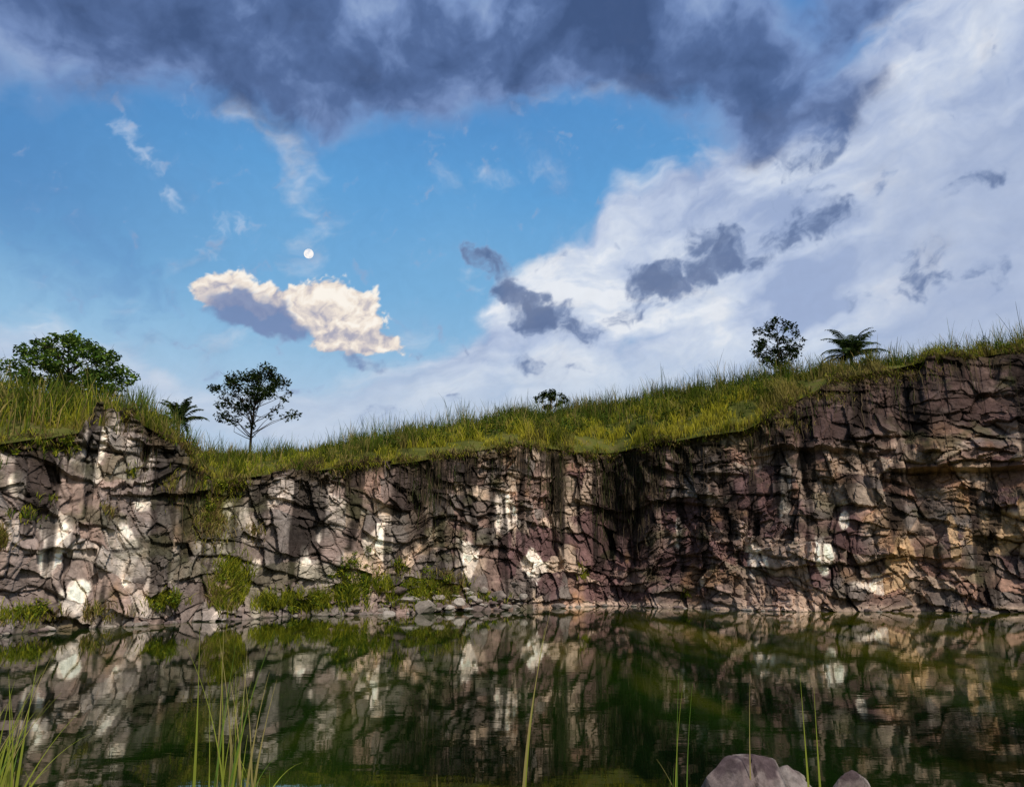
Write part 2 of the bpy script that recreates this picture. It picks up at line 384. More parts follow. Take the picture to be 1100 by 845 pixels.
# ------------------------------------------------------------ grass blades
def blades(name,P,h,w,bend,c,droop=0.0,mat=M_grass,base_dark=.55):
    n=len(P);P=np.asarray(P,float)
    th=rng.uniform(0,2*np.pi,n);side=np.stack([np.cos(th),np.sin(th),0*th],1)
    ph=rng.uniform(0,2*np.pi,n);bd=np.stack([np.cos(ph),np.sin(ph),0*ph],1)*(bend*h)[:,None]
    up=np.stack([0*h,0*h,h],1)
    lv=[]
    for t in (0,.5,.85):
        ctr=P+up*(t-droop*t*t)+bd*(t*t)
        ww=w*(1-.55*t)
        lv.append(ctr-side*ww[:,None]*.5);lv.append(ctr+side*ww[:,None]*.5)
    lv.append(P+up*(1-droop*1.3)+bd)
    V=np.stack(lv,1).reshape(-1,3)
    b=np.arange(n)[:,None]*7
    Q=np.concatenate([b+np.array([0,1,3,2]),b+np.array([2,3,5,4])])
    T=b+np.array([4,5,6])
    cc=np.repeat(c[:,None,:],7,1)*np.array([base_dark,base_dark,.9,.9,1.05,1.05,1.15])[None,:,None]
    return mesh_np(name,V,[Q,T],mat,col=cc.reshape(-1,3))
def pal(n,cols,wts):
    cols=np.array(cols);i=rng.choice(len(cols),n,p=np.array(wts)/sum(wts))
    return cols[i]*rng.uniform(.75,1.25,(n,1))
LIME=(.36,.36,.03);GREEN=(.11,.17,.02);DARK=(.042,.070,.015);STRAW=(.42,.32,.11);BROWN=(.17,.11,.055)
def polar(a,rho):
    return np.stack([rho*np.sin(np.radians(a)),rho*np.cos(np.radians(a)),terr(a,rho)],1)
n=135000
a=rng.uniform(-41,41,n);d=rng.uniform(0,1,n)**.85*(fD(a)+4)
rho_=fR(a)+fL(a)+d+.1
P=polar(a,rho_)
xx_=P[:,0];yy_=P[:,1]
cl1=fbm(xx_/1.4,yy_/1.4,0,201,4);cl2=fbm(xx_/5,yy_/5,0,202,3);cl3=fbm(xx_/.6,yy_/.6,0,204,2)
lowz=np.interp(a,[-24,-21,-13,-8],[1,.55,.6,1])
h=(.18+.5*rng.random(n))*(1+1.8*np.clip(cl1*2,-.6,1.4)+.6*cl3)*lowz
keep=(h>.14)&((cl1+.5*cl3+rng.uniform(-.15,.15,n))>-.38);
c=pal(n,[LIME,GREEN,STRAW,(.27,.29,.03)],[.45,.17,.15,.23])
dk=sst(cl1+cl2*.6,.0,.26);c=lerp(c,np.array(GREEN)*.5,dk*.85)
br=(1-sst(d,.1,2.6))*sst(fbm(a*2,0,0,203,3),-.3,.2);c=lerp(c,np.array(BROWN)*1.1,br*.75)
yl=sst(np.interp(a,[-16,-5,9,16,24],[.6,.8,1,1,.4])*np.interp(d,[0,3,8,12],[1,.95,.5,0])+cl2*.6-dk*.5,.3,.7);c=lerp(c,np.array((.54,.48,.04)),yl*.7)
st_=sst(cl3+cl2,.2,.5);c=lerp(c,np.array(STRAW),st_*.55)
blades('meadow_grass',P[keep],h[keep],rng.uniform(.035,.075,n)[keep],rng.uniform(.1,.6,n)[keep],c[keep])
n=17000
a=rng.uniform(-41,41,n);d=fD(a)*(1.15-.95*rng.random(n)**1.8)
P=polar(a,fR(a)+fL(a)+d)
k=fbm(a*1.3,d/4,0,210,4);k2=fbm(a*4,d/2,0,211,3)
hh=(.6+1.5*rng.random(n)**1.5)*(1+.9*k+.9*k2)*np.interp(a,[-24,-21,-13,-8],[1,.6,.7,1])
keep=(k+k2*.8)>-.10
c=pal(n,[GREEN,DARK,(.17,.2,.035),STRAW],[.30,.33,.22,.15])
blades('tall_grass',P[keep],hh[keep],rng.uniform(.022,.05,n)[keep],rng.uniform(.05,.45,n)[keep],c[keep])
n=1600
a=rng.uniform(-40,40,n);a=np.where(rng.random(n)<.4,rng.normal(9,6,n),a);d=fD(a)*rng.uniform(.7,1.05,n)
P=polar(a,fR(a)+fL(a)+d);hh=rng.uniform(1.0,2.4,n)*np.interp(a,[-24,-21,-13,-8],[1,.6,.6,1])
blades('seed_stalks',P,hh,rng.uniform(.03,.05,n),rng.uniform(.05,.3,n),pal(n,[DARK,(.1,.1,.04),STRAW],[.4,.4,.2]))
def leafcloud(centers,radii,counts,size,cols,wts,flat=.8):
    tot=int(sum(counts))
    ctr=np.repeat(np.array(centers),counts,0);rad=np.repeat(np.array(radii),counts,0)
    u=rng.normal(0,1,(tot,3));u/=np.linalg.norm(u,axis=1)[:,None]
    rr=rng.random(tot)**.45
    q=ctr+u*rr[:,None]*rad*np.array([1,1,flat])
    nrm=rng.normal(0,1,(tot,3));nrm[:,2]=np.abs(nrm[:,2])+.5;nrm/=np.linalg.norm(nrm,axis=1)[:,None]
    t=rng.normal(0,1,(tot,3));t-=nrm*np.sum(t*nrm,1)[:,None];t/=np.linalg.norm(t,axis=1)[:,None]
    b=np.cross(nrm,t)
    s=size*rng.uniform(.6,1.3,tot)[:,None]
    V=np.stack([q-t*s,q+b*s*.42,q+t*s,q-b*s*.42],1).reshape(-1,3)
    F=np.arange(tot)[:,None]*4+np.arange(4)
    c=pal(tot,cols,wts)
    return V,F,np.repeat(c,4,0)
cs=[];rs=[];ct=[]
for i in range(560):
    a_=random.uniform(-40,40);
    if random.random()<.55:a_=random.uniform(-6,20)
    elif -24<a_<-10: continue
    d_=fD(a_)*random.uniform(.15,1.15);r_=float(fR(np.array([a_]))[0]+fL(a_)+d_)
    q=polar(np.array([a_]),np.array([r_]))[0]
    s_=random.uniform(.18,.5);cs.append(q+np.array([0,0,s_*random.uniform(.6,2.4)]));rs.append([s_,s_,s_*1.3]);ct.append(int(32*s_/.3))
V,F,c=leafcloud(cs,rs,ct,.10,[GREEN,DARK,(.13,.17,.03)],[.35,.45,.2])
mesh_np('weeds',V,[F],M_leaf,col=c)
n=24000
a=rng.uniform(-40,40,n);j=np.searchsorted(azc,a);j=np.clip(j,0,len(azc)-1)
P=np.stack([X[nr-1,j],Y[nr-1,j],Zv[nr-1,j]],1);P+=rng.normal(0,.18,(n,3))
kk_=fbm(a*1.6,0,0,220,3);keep=(kk_+rng.uniform(-.25,.25,n)-.4*np.exp(-((a+28)/1.3)**2))>.0
h=rng.uniform(.25,1.1,n)
c=pal(n,[BROWN,(.08,.065,.035),STRAW,GREEN,LIME],[.30,.2,.16,.16,.18])
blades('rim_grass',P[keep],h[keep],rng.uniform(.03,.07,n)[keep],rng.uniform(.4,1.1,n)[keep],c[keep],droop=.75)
def vines(name,specs):
    Vs=[];Fs=[];cs=[];o=0
    for (a0,w,z1,z2,cnt) in specs:
        for i in range(cnt):
            a_=random.gauss(a0,w);zt=float(fZ(a_))
            ztop=min(zt,zt-random.random()**2*(zt-z2)*.7);ln=random.uniform(.8,1)*min(ztop-z1,random.uniform(.6,3.6))
            if ln<.4: continue
            m_=max(4,int(ln/.3));jit=random.uniform(-.03,.03);off=random.uniform(.03,.2)
            aa_=a_+jit*np.arange(m_)+np.cumsum(rng.normal(0,.035,m_))
            zz=np.linspace(ztop,ztop-ln,m_)
            x_,y_,z_=cliff_pick(aa_,zz)
            r_=np.hypot(x_,y_);r_=np.minimum.accumulate(r_+.0)*.4+r_*.6-off
            ax=np.arctan2(x_,y_);x_=r_*np.sin(ax);y_=r_*np.cos(ax)
            w_=random.uniform(.012,.035)*np.linspace(1,.4,m_)
            L_=np.stack([x_-w_,y_,zz],1);R__=np.stack([x_+w_,y_,zz],1)
            Vs.append(np.stack([L_,R__],1).reshape(-1,3))
            b_=o+np.arange(m_-1)*2;Fs.append(np.stack([b_,b_+1,b_+3,b_+2],1));o+=2*m_
            c_=np.array(random.choice([(.05,.04,.028),(.08,.06,.04),(.035,.03,.02),(.12,.09,.055),(.05,.06,.02)]))
            cs.append(np.repeat(c_[None],2*m_,0))
    mesh_np(name,np.concatenate(Vs),[np.concatenate(Fs)],M_grass,col=np.concatenate(cs))
vines('hanging_roots',[(3.1,.4,.6,5,140),(6.8,.4,.6,4,120),(8.8,.8,.5,4,260),(10.4,.5,2,6,60),(-6.2,.5,3.5,6,90),(-4.5,.8,5,7,45),(0,2,7,9,50),(13,1.2,7,9,50),(18,1,8,11,50),(24,3,10,13,60),(30,3,11,14,40),(-22,.7,4,6,40),(-12,3,6.5,8,50),(-25.5,.3,5,8,25)])
specs=[(-19.4,1.6,.9,1.0,2200,.85,0),(-19.8,1.2,.8,.7,900,.7,2),(-11,1.3,1.2,.8,2200,.8,1),(-9.5,1.0,.8,.6,900,.6,0),(-6.5,1.0,2.2,.6,2200,.6,0),(-4.6,1.2,.9,.7,1500,.65,2),(-14.5,.6,2.6,.4,2400,.65,0),(-16.8,.6,.9,.3,500,.5,0),
 (-21,5.6,1.0,1.6,1700,.5,2),(-20.6,7.0,1.2,.5,900,.5,0),(-23.6,6.5,.5,.7,260,.45,2),(-33.2,3.6,.5,.4,400,.55,2),(-34,2.0,.6,.4,400,.55,0),(-30.8,7.6,.7,.3,300,.45,1),(-26.2,7.2,.3,.3,90,.4,1),(-31,5.5,.4,.2,90,.35,0),(-18.2,4.5,.6,.5,200,.4,2),(5.1,2.2,.25,.4,120,.5,0),(-23.3,.9,.8,.3,700,.6,0),(-28,.5,1.5,.3,400,.45,2),(-31.5,.6,1.2,.3,350,.45,0),(12.2,.8,.3,.2,80,.35,0),(-8.2,2.6,.4,.3,150,.45,1),(20,12.5,1.0,.7,380,.4,2),(22.8,14.4,1.1,.6,380,.4,2),(27,15.8,2.5,.5,420,.4,2),(-35.5,7,1.4,.5,380,.6,1),(-29,.4,4,.15,260,.3,2),(-1.5,.6,1.5,.3,400,.45,1),(-32,4.7,1,.3,150,.35,1),(-27.5,5,.5,.4,120,.35,2)]
Ps=[];hs=[];cs=[]
for a0,z0,wa,wz,cnt,hh_,kind in specs:
    a=rng.normal(a0,wa*.6,cnt);z=np.abs(rng.normal(z0,wz*.6,cnt))+.05
    q=fbm(a*2.5,z*1.2,0,230,2);kq=q>-.25;a=a[kq];z=z[kq];k=len(a)
    x_,y_,z_=cliff_pick(a,z);ax=np.arctan2(x_,y_);r_=np.hypot(x_,y_)-rng.uniform(0,.15,k)
    Ps.append(np.stack([r_*np.sin(ax),r_*np.cos(ax),z_],1));hs.append(hh_*rng.uniform(.4,1.3,k))
    P3=[([LIME,GREEN,(.24,.27,.03)],[.5,.2,.3]),([GREEN,DARK,LIME],[.4,.2,.4]),([STRAW,(.24,.24,.04),BROWN],[.35,.4,.25])][kind]
    cs.append(pal(k,P3[0],P3[1]))
P=np.concatenate(Ps);h=np.concatenate(hs);c=np.concatenate(cs);n=len(P)
blades('ledge_grass',P,h,rng.uniform(.03,.06,n),rng.uniform(.2,.9,n),c,droop=.2)
cs=[];rs=[];ct=[]
for a0,z0,wa,wz,nn in [(-11.2,1.9,1.2,.9,30),(-19.6,1.7,.7,.8,8),(-6.2,1.2,2.2,.7,26),(-21,6,.9,1.3,12),(-30.5,8.2,1.5,.4,8),(-4.4,1.4,.7,.6,10),(-34,7.5,1,.5,7),(-15,.5,2.0,.3,10),(-23.5,.8,.6,.3,4),(-34,2.3,.5,.4,4),(-31.5,.6,1.0,.2,4)]:
    a=rng.normal(a0,wa*.6,nn);z=np.abs(rng.normal(z0,wz*.7,nn))+.15
    x_,y_,z_=cliff_pick(a,z)
    for i in range(nn):
        s_=random.uniform(.16,.42);f=1-.25/math.hypot(x_[i],y_[i]);cs.append([x_[i]*f,y_[i]*f,z_[i]+.1]);rs.append([s_]*3);ct.append(int(64*s_/.3))
V,F,c=leafcloud(cs,rs,ct,.08,[(.15,.20,.02),LIME,GREEN,DARK],[.3,.25,.25,.2])
mesh_np('ledge_shrubs',V,[F],M_leaf,col=c)

# ------------------------------------------------------------ boulders
import bmesh
def rock_arrays(sub,sx,sy,sz,seed,cuts=9,rough=.03):
    bm=bmesh.new();bmesh.ops.create_icosphere(bm,subdivisions=sub,radius=1)
    V=np.array([v.co[:] for v in bm.verts]);F=np.array([[v.index for v in f.verts] for f in bm.faces]);bm.free()
    r=np.random.default_rng(seed)
    for i in range(cuts):
        nv=r.normal(0,1,3);nv/=np.linalg.norm(nv);dd_=r.uniform(.5,.85)
        k=V@nv-dd_;V=V-np.clip(k,0,None)[:,None]*nv*.96
    nn=fbm(V[:,0]*2+seed,V[:,1]*2,V[:,2]*2,seed,5)
    V=V*(1+rough*2.5*nn)[:,None]*np.array([sx,sy,sz])
    return V,F,nn
Vs=[];Fs=[];cs=[];o=0
for i in range(200):
    if i<100: a_=random.gauss(-4.0,3.0)
    elif i<112: a_=random.gauss(31.5,1.2)
    else: a_=random.uniform(-37,37)
    z_=abs(random.gauss(0,.7)) if i<100 else 0.0
    s_=random.uniform(.12,.38)*(1.8 if random.random()<.14 else 1)*(1 if i<112 else .75)
    x_,y_,zz_=cliff_pick(np.array([a_]),np.array([max(z_,.05)]))
    f=1-(.10+.25*random.random()*(1-min(z_,1)))/math.hypot(x_[0],y_[0])
    V,F,nn=rock_arrays(2,s_*random.uniform(.8,1.7),s_,s_*random.uniform(.4,.8),i+3,10)
    an=random.uniform(0,6.3);ca,sa=math.cos(an),math.sin(an)
    V=V@np.array([[ca,sa,0],[-sa,ca,0],[0,0,1]])
    V=V+np.array([x_[0]*f,y_[0]*f,zz_[0]*.9])
    Vs.append(V);Fs.append(F+o);o+=len(V)
    b_=np.array(random.choice([(.30,.25,.22),(.38,.33,.28),(.22,.17,.15),(.46,.41,.36),(.2,.15,.14)]))*random.uniform(.6,1.15)
    cs.append(b_[None]*(1+.4*nn)[:,None])
mesh_np('rock_rubble',np.concatenate(Vs),[np.concatenate(Fs)],M_rock,col=np.concatenate(cs))
def boulder(loc,dims,seed,cuts):
    V,F,nn=rock_arrays(6,*dims,seed,cuts,.035)
    F1,F2,dx,dy,a_,b_,c_=worley(V[:,0]*3.1+5+.3*nn,V[:,1]*3.1+V[:,2]*2,seed)
    V=V*(1-.12*np.exp(-((F2-F1)/.05)**2))[:,None]
    n2=fbm(V[:,0]*5,V[:,1]*5,V[:,2]*5,seed+9,5)
    c=np.zeros((len(V),3))+np.array((.22,.175,.165))
    c=lerp(c,np.array((.33,.29,.265)),sst(-n2,.0,.35)*.7)
    c=lerp(c,np.array((.08,.055,.062)),sst(n2+.5*(a_-.5)+1.4*(V[:,2]/V[:,2].max()-.66),.0,.2)*.8)
    c*= (1-.5*np.exp(-((F2-F1)/.05)**2))[:,None]
    ob=mesh_np('boulder',V,[F],M_rock2,col=c,smooth=False);ob.location=loc
    return ob
boulder((1.66,6.0,.74),(.70,.42,.46),21,18)
boulder((2.47,6.15,.80),(.17,.14,.28),37,12)

# ------------------------------------------------------------ trees
def tube(pts,rad,sides=6):
    pts=np.asarray(pts,float);n=len(pts);V=[]
    for i in range(n):
        t=pts[min(i+1,n-1)]-pts[max(i-1,0)];t/=np.linalg.norm(t)+1e-9
        u=np.cross(t,[.31,.95,.05]);u/=np.linalg.norm(u);v=np.cross(t,u)
        for k in range(sides):
            an=2*math.pi*k/sides;V.append(pts[i]+(u*math.cos(an)+v*math.sin(an))*rad[i])
    F=[]
    for i in range(n-1):
        for k in range(sides):
            F.append((i*sides+k,i*sides+(k+1)%sides,(i+1)*sides+(k+1)%sides,(i+1)*sides+k))
    return np.array(V),np.array(F)
def merge(parts):
    Vs=[];Fs=[];o=0
    for V,F in parts:
        Vs.append(V);Fs.append(F+o);o+=len(V)
    return np.concatenate(Vs),np.concatenate(Fs)
def make_tree(name,x,y,h,cw,ch,nclump,clr,leaf,cols,wts,trunk_r=.12,lean=(0,0),seed=1,shape=None,perclump=70,z=None):
    rs=np.random.default_rng(seed)
    z0=(terr_xy(x,y) if z is None else z)-.15
    e=bpy.data.objects.new(name,None);scene.collection.objects.link(e);e.location=(x,y,z0)
    top=np.array([lean[0],lean[1],h*.86])
    tp=[]
    m_=9
    for i in range(m_):
        t=i/(m_-1);w=np.array([math.sin(t*5+seed)*.05*h*.4,math.cos(t*4+seed)*.04*h*.4,0])*t
        tp.append(top*t+w)
    parts=[tube(tp,[trunk_r*(1-.8*i/(m_-1)) for i in range(m_)],8)]
    tp=np.array(tp);cc=[];rr=[]
    cz=h-ch/2
    for i in range(nclump):
        for _ in range(30):
            u=rs.uniform(-1,1,3)
            if 0.25<np.linalg.norm(u)<1: break
        hz=u[2]
        wd=1.0 if shape is None else np.interp(hz,[-1,-.5,0,.5,1],shape)
        q=np.array([lean[0]*.8+u[0]*cw/2*wd,lean[1]+u[1]*cw/2*wd,cz+u[2]*ch/2])
        tb=np.clip((q[2]-.35*np.hypot(q[0]-lean[0]*.8,q[1])-0.1*h)/(h*.86),.28,.95)
        s=np.array([np.interp(tb,np.linspace(0,1,m_),tp[:,k]) for k in range(3)])
        mid=(s+q)/2+np.array([0,0,.06*h])*rs.uniform(-.2,1)+rs.normal(0,.03*h,3)
        parts.append(tube([s,(s*.6+mid*.4)+rs.normal(0,.01*h,3),mid,q],[trunk_r*.35,trunk_r*.27,trunk_r*.18,trunk_r*.08],5))
        for k in range(3):
            q2=q+rs.normal(0,clr*.5,3);parts.append(tube([mid*.3+q*.7,q2],[trunk_r*.1,trunk_r*.05],4))
        c_=clr*rs.uniform(.55,1.25);cc.append(q);rr.append([c_,c_,c_])
    V,F=merge(parts);mesh_np('trunk_and_limbs',V,[F],M_bark,smooth=True,parent=e)
    V,F,c=leafcloud(cc,rr,[max(8,int(perclump*(r[0]/clr)**2)) for r in rr],leaf,cols,wts,flat=.65)
    mesh_np('crown',V,[F],M_leaf,col=c,parent=e)
    return e
DK=[(.020,.036,.010),(.035,.055,.014),(.012,.022,.008),(.06,.085,.025)];DW=[.35,.3,.25,.1]
GR=[(.06,.12,.02),(.11,.18,.03),(.03,.06,.015),(.17,.24,.04)];GW=[.3,.35,.15,.2]
def at(azm,rho): return rho*math.sin(R_(azm)),rho*math.cos(R_(azm))
make_tree('broadleaf_tree',-19.8,58,8.0,6.8,5.5,66,.60,.15,DK,DW,.12,(0.1,0),3,[.55,1,1,.85,.45],60)
make_tree('broadleaf_tree',22.3,62.5,5.8,4.4,4.3,50,.55,.15,DK,DW,.09,(.1,0),8,[.6,.95,1,.9,.7],66)
x_,y_=at(2.6,70.5);make_tree('leafy_shrub',x_,y_,2.9,3.3,1.8,24,.45,.14,DK,DW,.09,(.5,0),5,[.6,.9,1,.8,.6],70)
make_tree('leafy_shrub',-26.4,44.5,4.5,7.2,4.3,105,.62,.15,GR,GW,.12,(0,0),12,[1,1,1,.85,.6],85)
make_tree('leafy_shrub',-31.0,44.5,3.2,2.8,3.0,28,.5,.14,GR,GW,.08,(0,0),14,[1,1,1,.8,.6],70)

def palm(x,y,trunk,flen,nf,seed):
    rs=np.random.default_rng(seed);z0=terr_xy(x,y)-.1
    e=bpy.data.objects.new('palm_tree',None);scene.collection.objects.link(e);e.location=(x,y,z0)
    V,F=tube([(0,0,0),(.03,0,trunk*.5),(0.05,0,trunk)],[.17,.13,.12],8);mesh_np('trunk',V,[F],M_bark,smooth=True,parent=e)
    Vs=[];Fs=[];cs=[];o=0;st=[]
    for i in range(nf):
        an=2*math.pi*i/nf+rs.uniform(-.2,.2);el=rs.uniform(.25,1.45);ln=flen*rs.uniform(.8,1.1)
        dr=np.array([math.cos(an),math.sin(an),0]);m_=14;pts=[np.array([0.05,0,trunk])];
        for k in range(m_):
            t=k/m_;ee=el-t*t*1.5
            pts.append(pts[-1]+(dr*math.cos(ee)+np.array([0,0,math.sin(ee)]))*ln/m_)
        pts=np.array(pts);st.append(tube(pts,np.linspace(.035,.01,len(pts)),4))
        sd=np.cross(dr,[0,0,1])
        for k in range(2,len(pts)):
            for sub in (0,.5):
                pc=pts[k]-(pts[k]-pts[k-1])*sub
                tg=pts[k]-pts[k-1];tg/=np.linalg.norm(tg)
                t=k/m_;ll=flen*.26*math.sin(math.pi*min(.98,.15+t*.8))
                for sg in (-1,1):
                    tip=pc+sd*sg*ll*.75+tg*ll*.5+np.array([0,0,-ll*.35+rs.normal(0,.04)])
                    wv_=tg*.045
                    Vs.append(np.array([pc-wv_,pc+wv_,(pc+tip)/2+wv_*.9+[0,0,.03],tip,(pc+tip)/2-wv_*.9+[0,0,.03]]));Fs.append(np.arange(5)+o);o+=5
                    c_=np.array(DK[rs.integers(0,4)])*1.7;cs.append(np.repeat(c_[None],5,0))
    mesh_np('fronds',np.concatenate(Vs),[np.array(Fs)],M_leaf,col=np.concatenate(cs),parent=e)
    V,F=merge(st);mesh_np('frond_stems',V,[F],M_bark,parent=e)
x_,y_=at(24.4,66.0);palm(x_,y_,1.6,3.0,28,4)
x_,y_=at(-23.7,57);palm(x_,y_,1.6,2.2,20,9)

n=420
a=rng.normal(-26.3,.55,n);r_=rng.normal(47,1.5,n);P=polar(a,r_)
blades('tall_weeds',P,rng.uniform(.8,2.6,n),rng.uniform(.02,.05,n),rng.uniform(.05,.35,n),pal(n,[GREEN,(.12,.13,.05),DARK],[.4,.35,.25]))
n=1700
a=rng.uniform(-41,-24.5,n);r_=fR(a)+fL(a)+rng.uniform(1,9,n);P=polar(a,r_)
blades('tall_reeds',P,rng.uniform(.6,1.8,n),rng.uniform(.03,.06,n),rng.uniform(.1,.5,n),pal(n,[GREEN,LIME,STRAW,DARK],[.35,.3,.2,.15]))

# ------------------------------------------------------------ foreground grass stalks
def stalk(base,h,w,lean,curl,c,segs=12):
    base=np.array(base,float);V=[];l=np.array([lean[0],lean[1],0.]);sd=np.array([1,.25,0]);sd/=np.linalg.norm(sd)
    for i in range(segs+1):
        t=i/segs
        q=base+np.array([0,0,h*(t-curl*t**3)])+l*h*(t**1.8)
        ww=w*(1-t**1.5)*(.6+.8*math.sin(math.pi*min(1,t*1.3+.1)))*.5+.0006
        V+= [q-sd*ww,q+sd*ww]
    b_=np.arange(segs)*2;F=np.stack([b_,b_+1,b_+3,b_+2],1)
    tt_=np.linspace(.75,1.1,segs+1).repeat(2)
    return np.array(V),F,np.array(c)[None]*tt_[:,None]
def clump(name,items):
    Vs=[];Fs=[];cs=[];o=0
    for it in items:
        V,F,c=stalk(*it);Vs.append(V);Fs.append(F+o);cs.append(c);o+=len(V)
    mesh_np(name,np.concatenate(Vs),[np.concatenate(Fs)],M_grass,col=np.concatenate(cs))
YG=(.30,.34,.05);YB=(.40,.33,.12);GG=(.15,.24,.04)
def fan(x,y,n,hmin,hmax,spread,seed,w=.012,curl=.1,bx=0):
    r=random.Random(seed);it=[]
    for i in range(n):
        bx_=x+r.gauss(0,.07);by=y+r.gauss(0,.09);z=bank(bx_,by)-.03
        it.append(((bx_,by,z),r.uniform(hmin,hmax),w*r.uniform(.5,1.2),(bx+r.gauss(0,spread),r.gauss(0,spread*.6)),curl*r.uniform(.2,2),r.choice([YG,YB,GG,YG])))
    return it
clump('grass_clump',fan(-1.78,5.4,13,.8,1.45,.10,1,.014,.06)+fan(-1.65,5.4,28,.3,.85,.38,2,.011,.25)+fan(-1.95,5.5,8,1.0,1.55,.06,5,.013,.02))
clump('grass_clump',fan(.06,5.2,2,1.25,1.45,.02,3,.016,.02,.12)+fan(.0,5.2,4,.2,.5,.3,4,.01,.3)+fan(-.5,5.3,16,.2,.5,.5,41,.01,.3))
clump('grass_clump',fan(1.08,5.6,3,.9,1.25,.04,6,.011,.02,.02)+fan(1.2,5.6,8,.3,.8,.25,7,.01,.2,-.1))
clump('grass_clump',fan(1.62,5.6,1,1.1,1.15,.02,8,.01,.02,.03)+fan(2.12,5.6,2,1.05,1.2,.03,9,.014,.02,-.02)+fan(2.15,5.6,10,.3,.6,.3,10,.01,.2))
clump('grass_clump',fan(-3.15,5.1,30,.9,1.4,.16,11,.016,.15,.0)+fan(-3.05,5.1,40,.4,1.0,.3,15,.016,.3,.02)+fan(-2.85,5.2,40,.3,.7,.5,12,.013,.4,.1)+fan(-2.5,5.2,40,.3,.65,.5,13,.012,.4,.1))
n=9000
x=rng.uniform(-9,9,n);y=rng.uniform(1.0,6.6,n)
zb_=np.interp(y,BY,BZ)+.12*fbm(x/1.3,y/1.3,0,77,4)
P=np.stack([x,y,zb_],1)
room=np.clip(2.5-.262*y-zb_,0.03,.4)
blades('shore_grass',P,rng.uniform(.4,1,n)*np.minimum(room,.25),rng.uniform(.006,.014,n),rng.uniform(.2,.9,n),pal(n,[YG,GG,STRAW],[.4,.35,.25]))

# ------------------------------------------------------------ moon
bm=bmesh.new();bmesh.ops.create_uvsphere(bm,u_segments=48,v_segments=24,radius=17)
me=bpy.data.meshes.new('moon');bm.to_mesh(me);bm.free()
for f in me.polygons:f.use_smooth=True
m,nt,out=newmat('moon_surface');N=nt.nodes;L=nt.links
e_=N.new('ShaderNodeEmission');n_=N.new('ShaderNodeTexNoise');n_.inputs['Scale'].default_value=2.2
tc=N.new('ShaderNodeTexCoord');L.new(tc.outputs['Generated'],n_.inputs['Vector'])
cr=N.new('ShaderNodeValToRGB');cr.color_ramp.elements[0].position=.35;cr.color_ramp.elements[0].color=(.72,.76,.85,1);cr.color_ramp.elements[1].position=.55;cr.color_ramp.elements[1].color=(1,.96,.93,1)
L.new(n_.outputs['Fac'],cr.inputs[0]);L.new(cr.outputs[0],e_.inputs[0]);e_.inputs[1].default_value=1.0;L.new(e_.outputs[0],out.inputs[0])
m.cycles.emission_sampling='NONE'
me.materials.append(m)
ob=bpy.data.objects.new('moon',me);scene.collection.objects.link(ob)
az,el=R_(-15.7),R_(22.35);ob.location=(2900*math.sin(az)*math.cos(el),2900*math.cos(az)*math.cos(el),2900*math.sin(el))

# ------------------------------------------------------------ sun + sky light
SUN_AZ=150.0;SUN_EL=42.0
sd=Vector((math.sin(R_(SUN_AZ))*math.cos(R_(SUN_EL)),math.cos(R_(SUN_AZ))*math.cos(R_(SUN_EL)),math.sin(R_(SUN_EL))))
ld=bpy.data.lights.new('sun','SUN');ld.energy=2.9;ld.angle=R_(5);ld.color=(1,.92,.82)
lo=bpy.data.objects.new('sun',ld);scene.collection.objects.link(lo);lo.rotation_euler=sd.to_track_quat('Z','Y').to_euler();lo.location=(40,-40,60)
w=bpy.data.worlds.new('World');scene.world=w;w.use_nodes=True
nt=w.node_tree;N=nt.nodes;L=nt.links;N.clear()
out=N.new('ShaderNodeOutputWorld');bg=N.new('ShaderNodeBackground');bg.inputs[1].default_value=.07
sky=N.new('ShaderNodeTexSky');sky.sky_type='NISHITA';sky.sun_disc=False;sky.sun_elevation=R_(SUN_EL);sky.sun_rotation=R_(SUN_AZ%360)
L.new(sky.outputs[0],bg.inputs[0]);L.new(bg.outputs[0],out.inputs[0])

# ------------------------------------------------------------ cloudy sky dome (front half; the sun shines in from the open side)
az1=np.concatenate([np.linspace(-100,-42,90),np.arange(-41.9,42,.075),np.linspace(42.1,100,90)])
el1=np.concatenate([np.linspace(-4,7,12),np.arange(7.1,43,.075),np.linspace(43.2,89.5,70)])
AZ,EL=np.meshgrid(az1,el1)
def wrp(sc,amp,seed,o=4):
    return AZ+amp*f2(AZ*sc,EL*sc*1.2,seed,o),EL+amp*.8*f2(AZ*sc+50,EL*sc*1.2,seed+7,o)
X1,Y1=wrp(.09,2.4,900,5);X2,Y2=wrp(.3,1.1,930,5);X3,Y3=wrp(.5,.6,970,5)
def blob(x,y,lst):
    acc=np.zeros_like(AZ)
    for a,e,ra,re,rot,wt in lst:
        c,s=math.cos(R_(rot)),math.sin(R_(rot));dx=x-a;dy=y-e
        u=(dx*c+dy*s)/ra;v=(-dx*s+dy*c)/re
        l=np.sqrt(u*u+v*v);acc+=wt*(1-sst(l,.1,1.3))
    return acc
def K(r,g,b):  # sRGB 0-255 to linear
    v=np.array([r,g,b])/255.;return np.where(v<=.04045,v/12.92,((v+.055)/1.055)**2.4)
def ramp(t,stops):
    ts=[s[0] for s in stops];cs_=np.array([s[1] for s in stops])
    return np.stack([np.interp(t,ts,cs_[:,k]) for k in range(3)],-1)
col=ramp(EL+1.5*f2(AZ*.05,EL*.08,960,3),[(8,K(178,204,228)),(14,K(152,192,223)),(20,K(120,174,217)),(28,K(96,158,212)),(36,K(76,134,196)),(60,K(50,95,160))])
lft=sst(-AZ,16,38)*sst(EL,16,24);col=lerp(col,K(70,120,180),lft*.6)
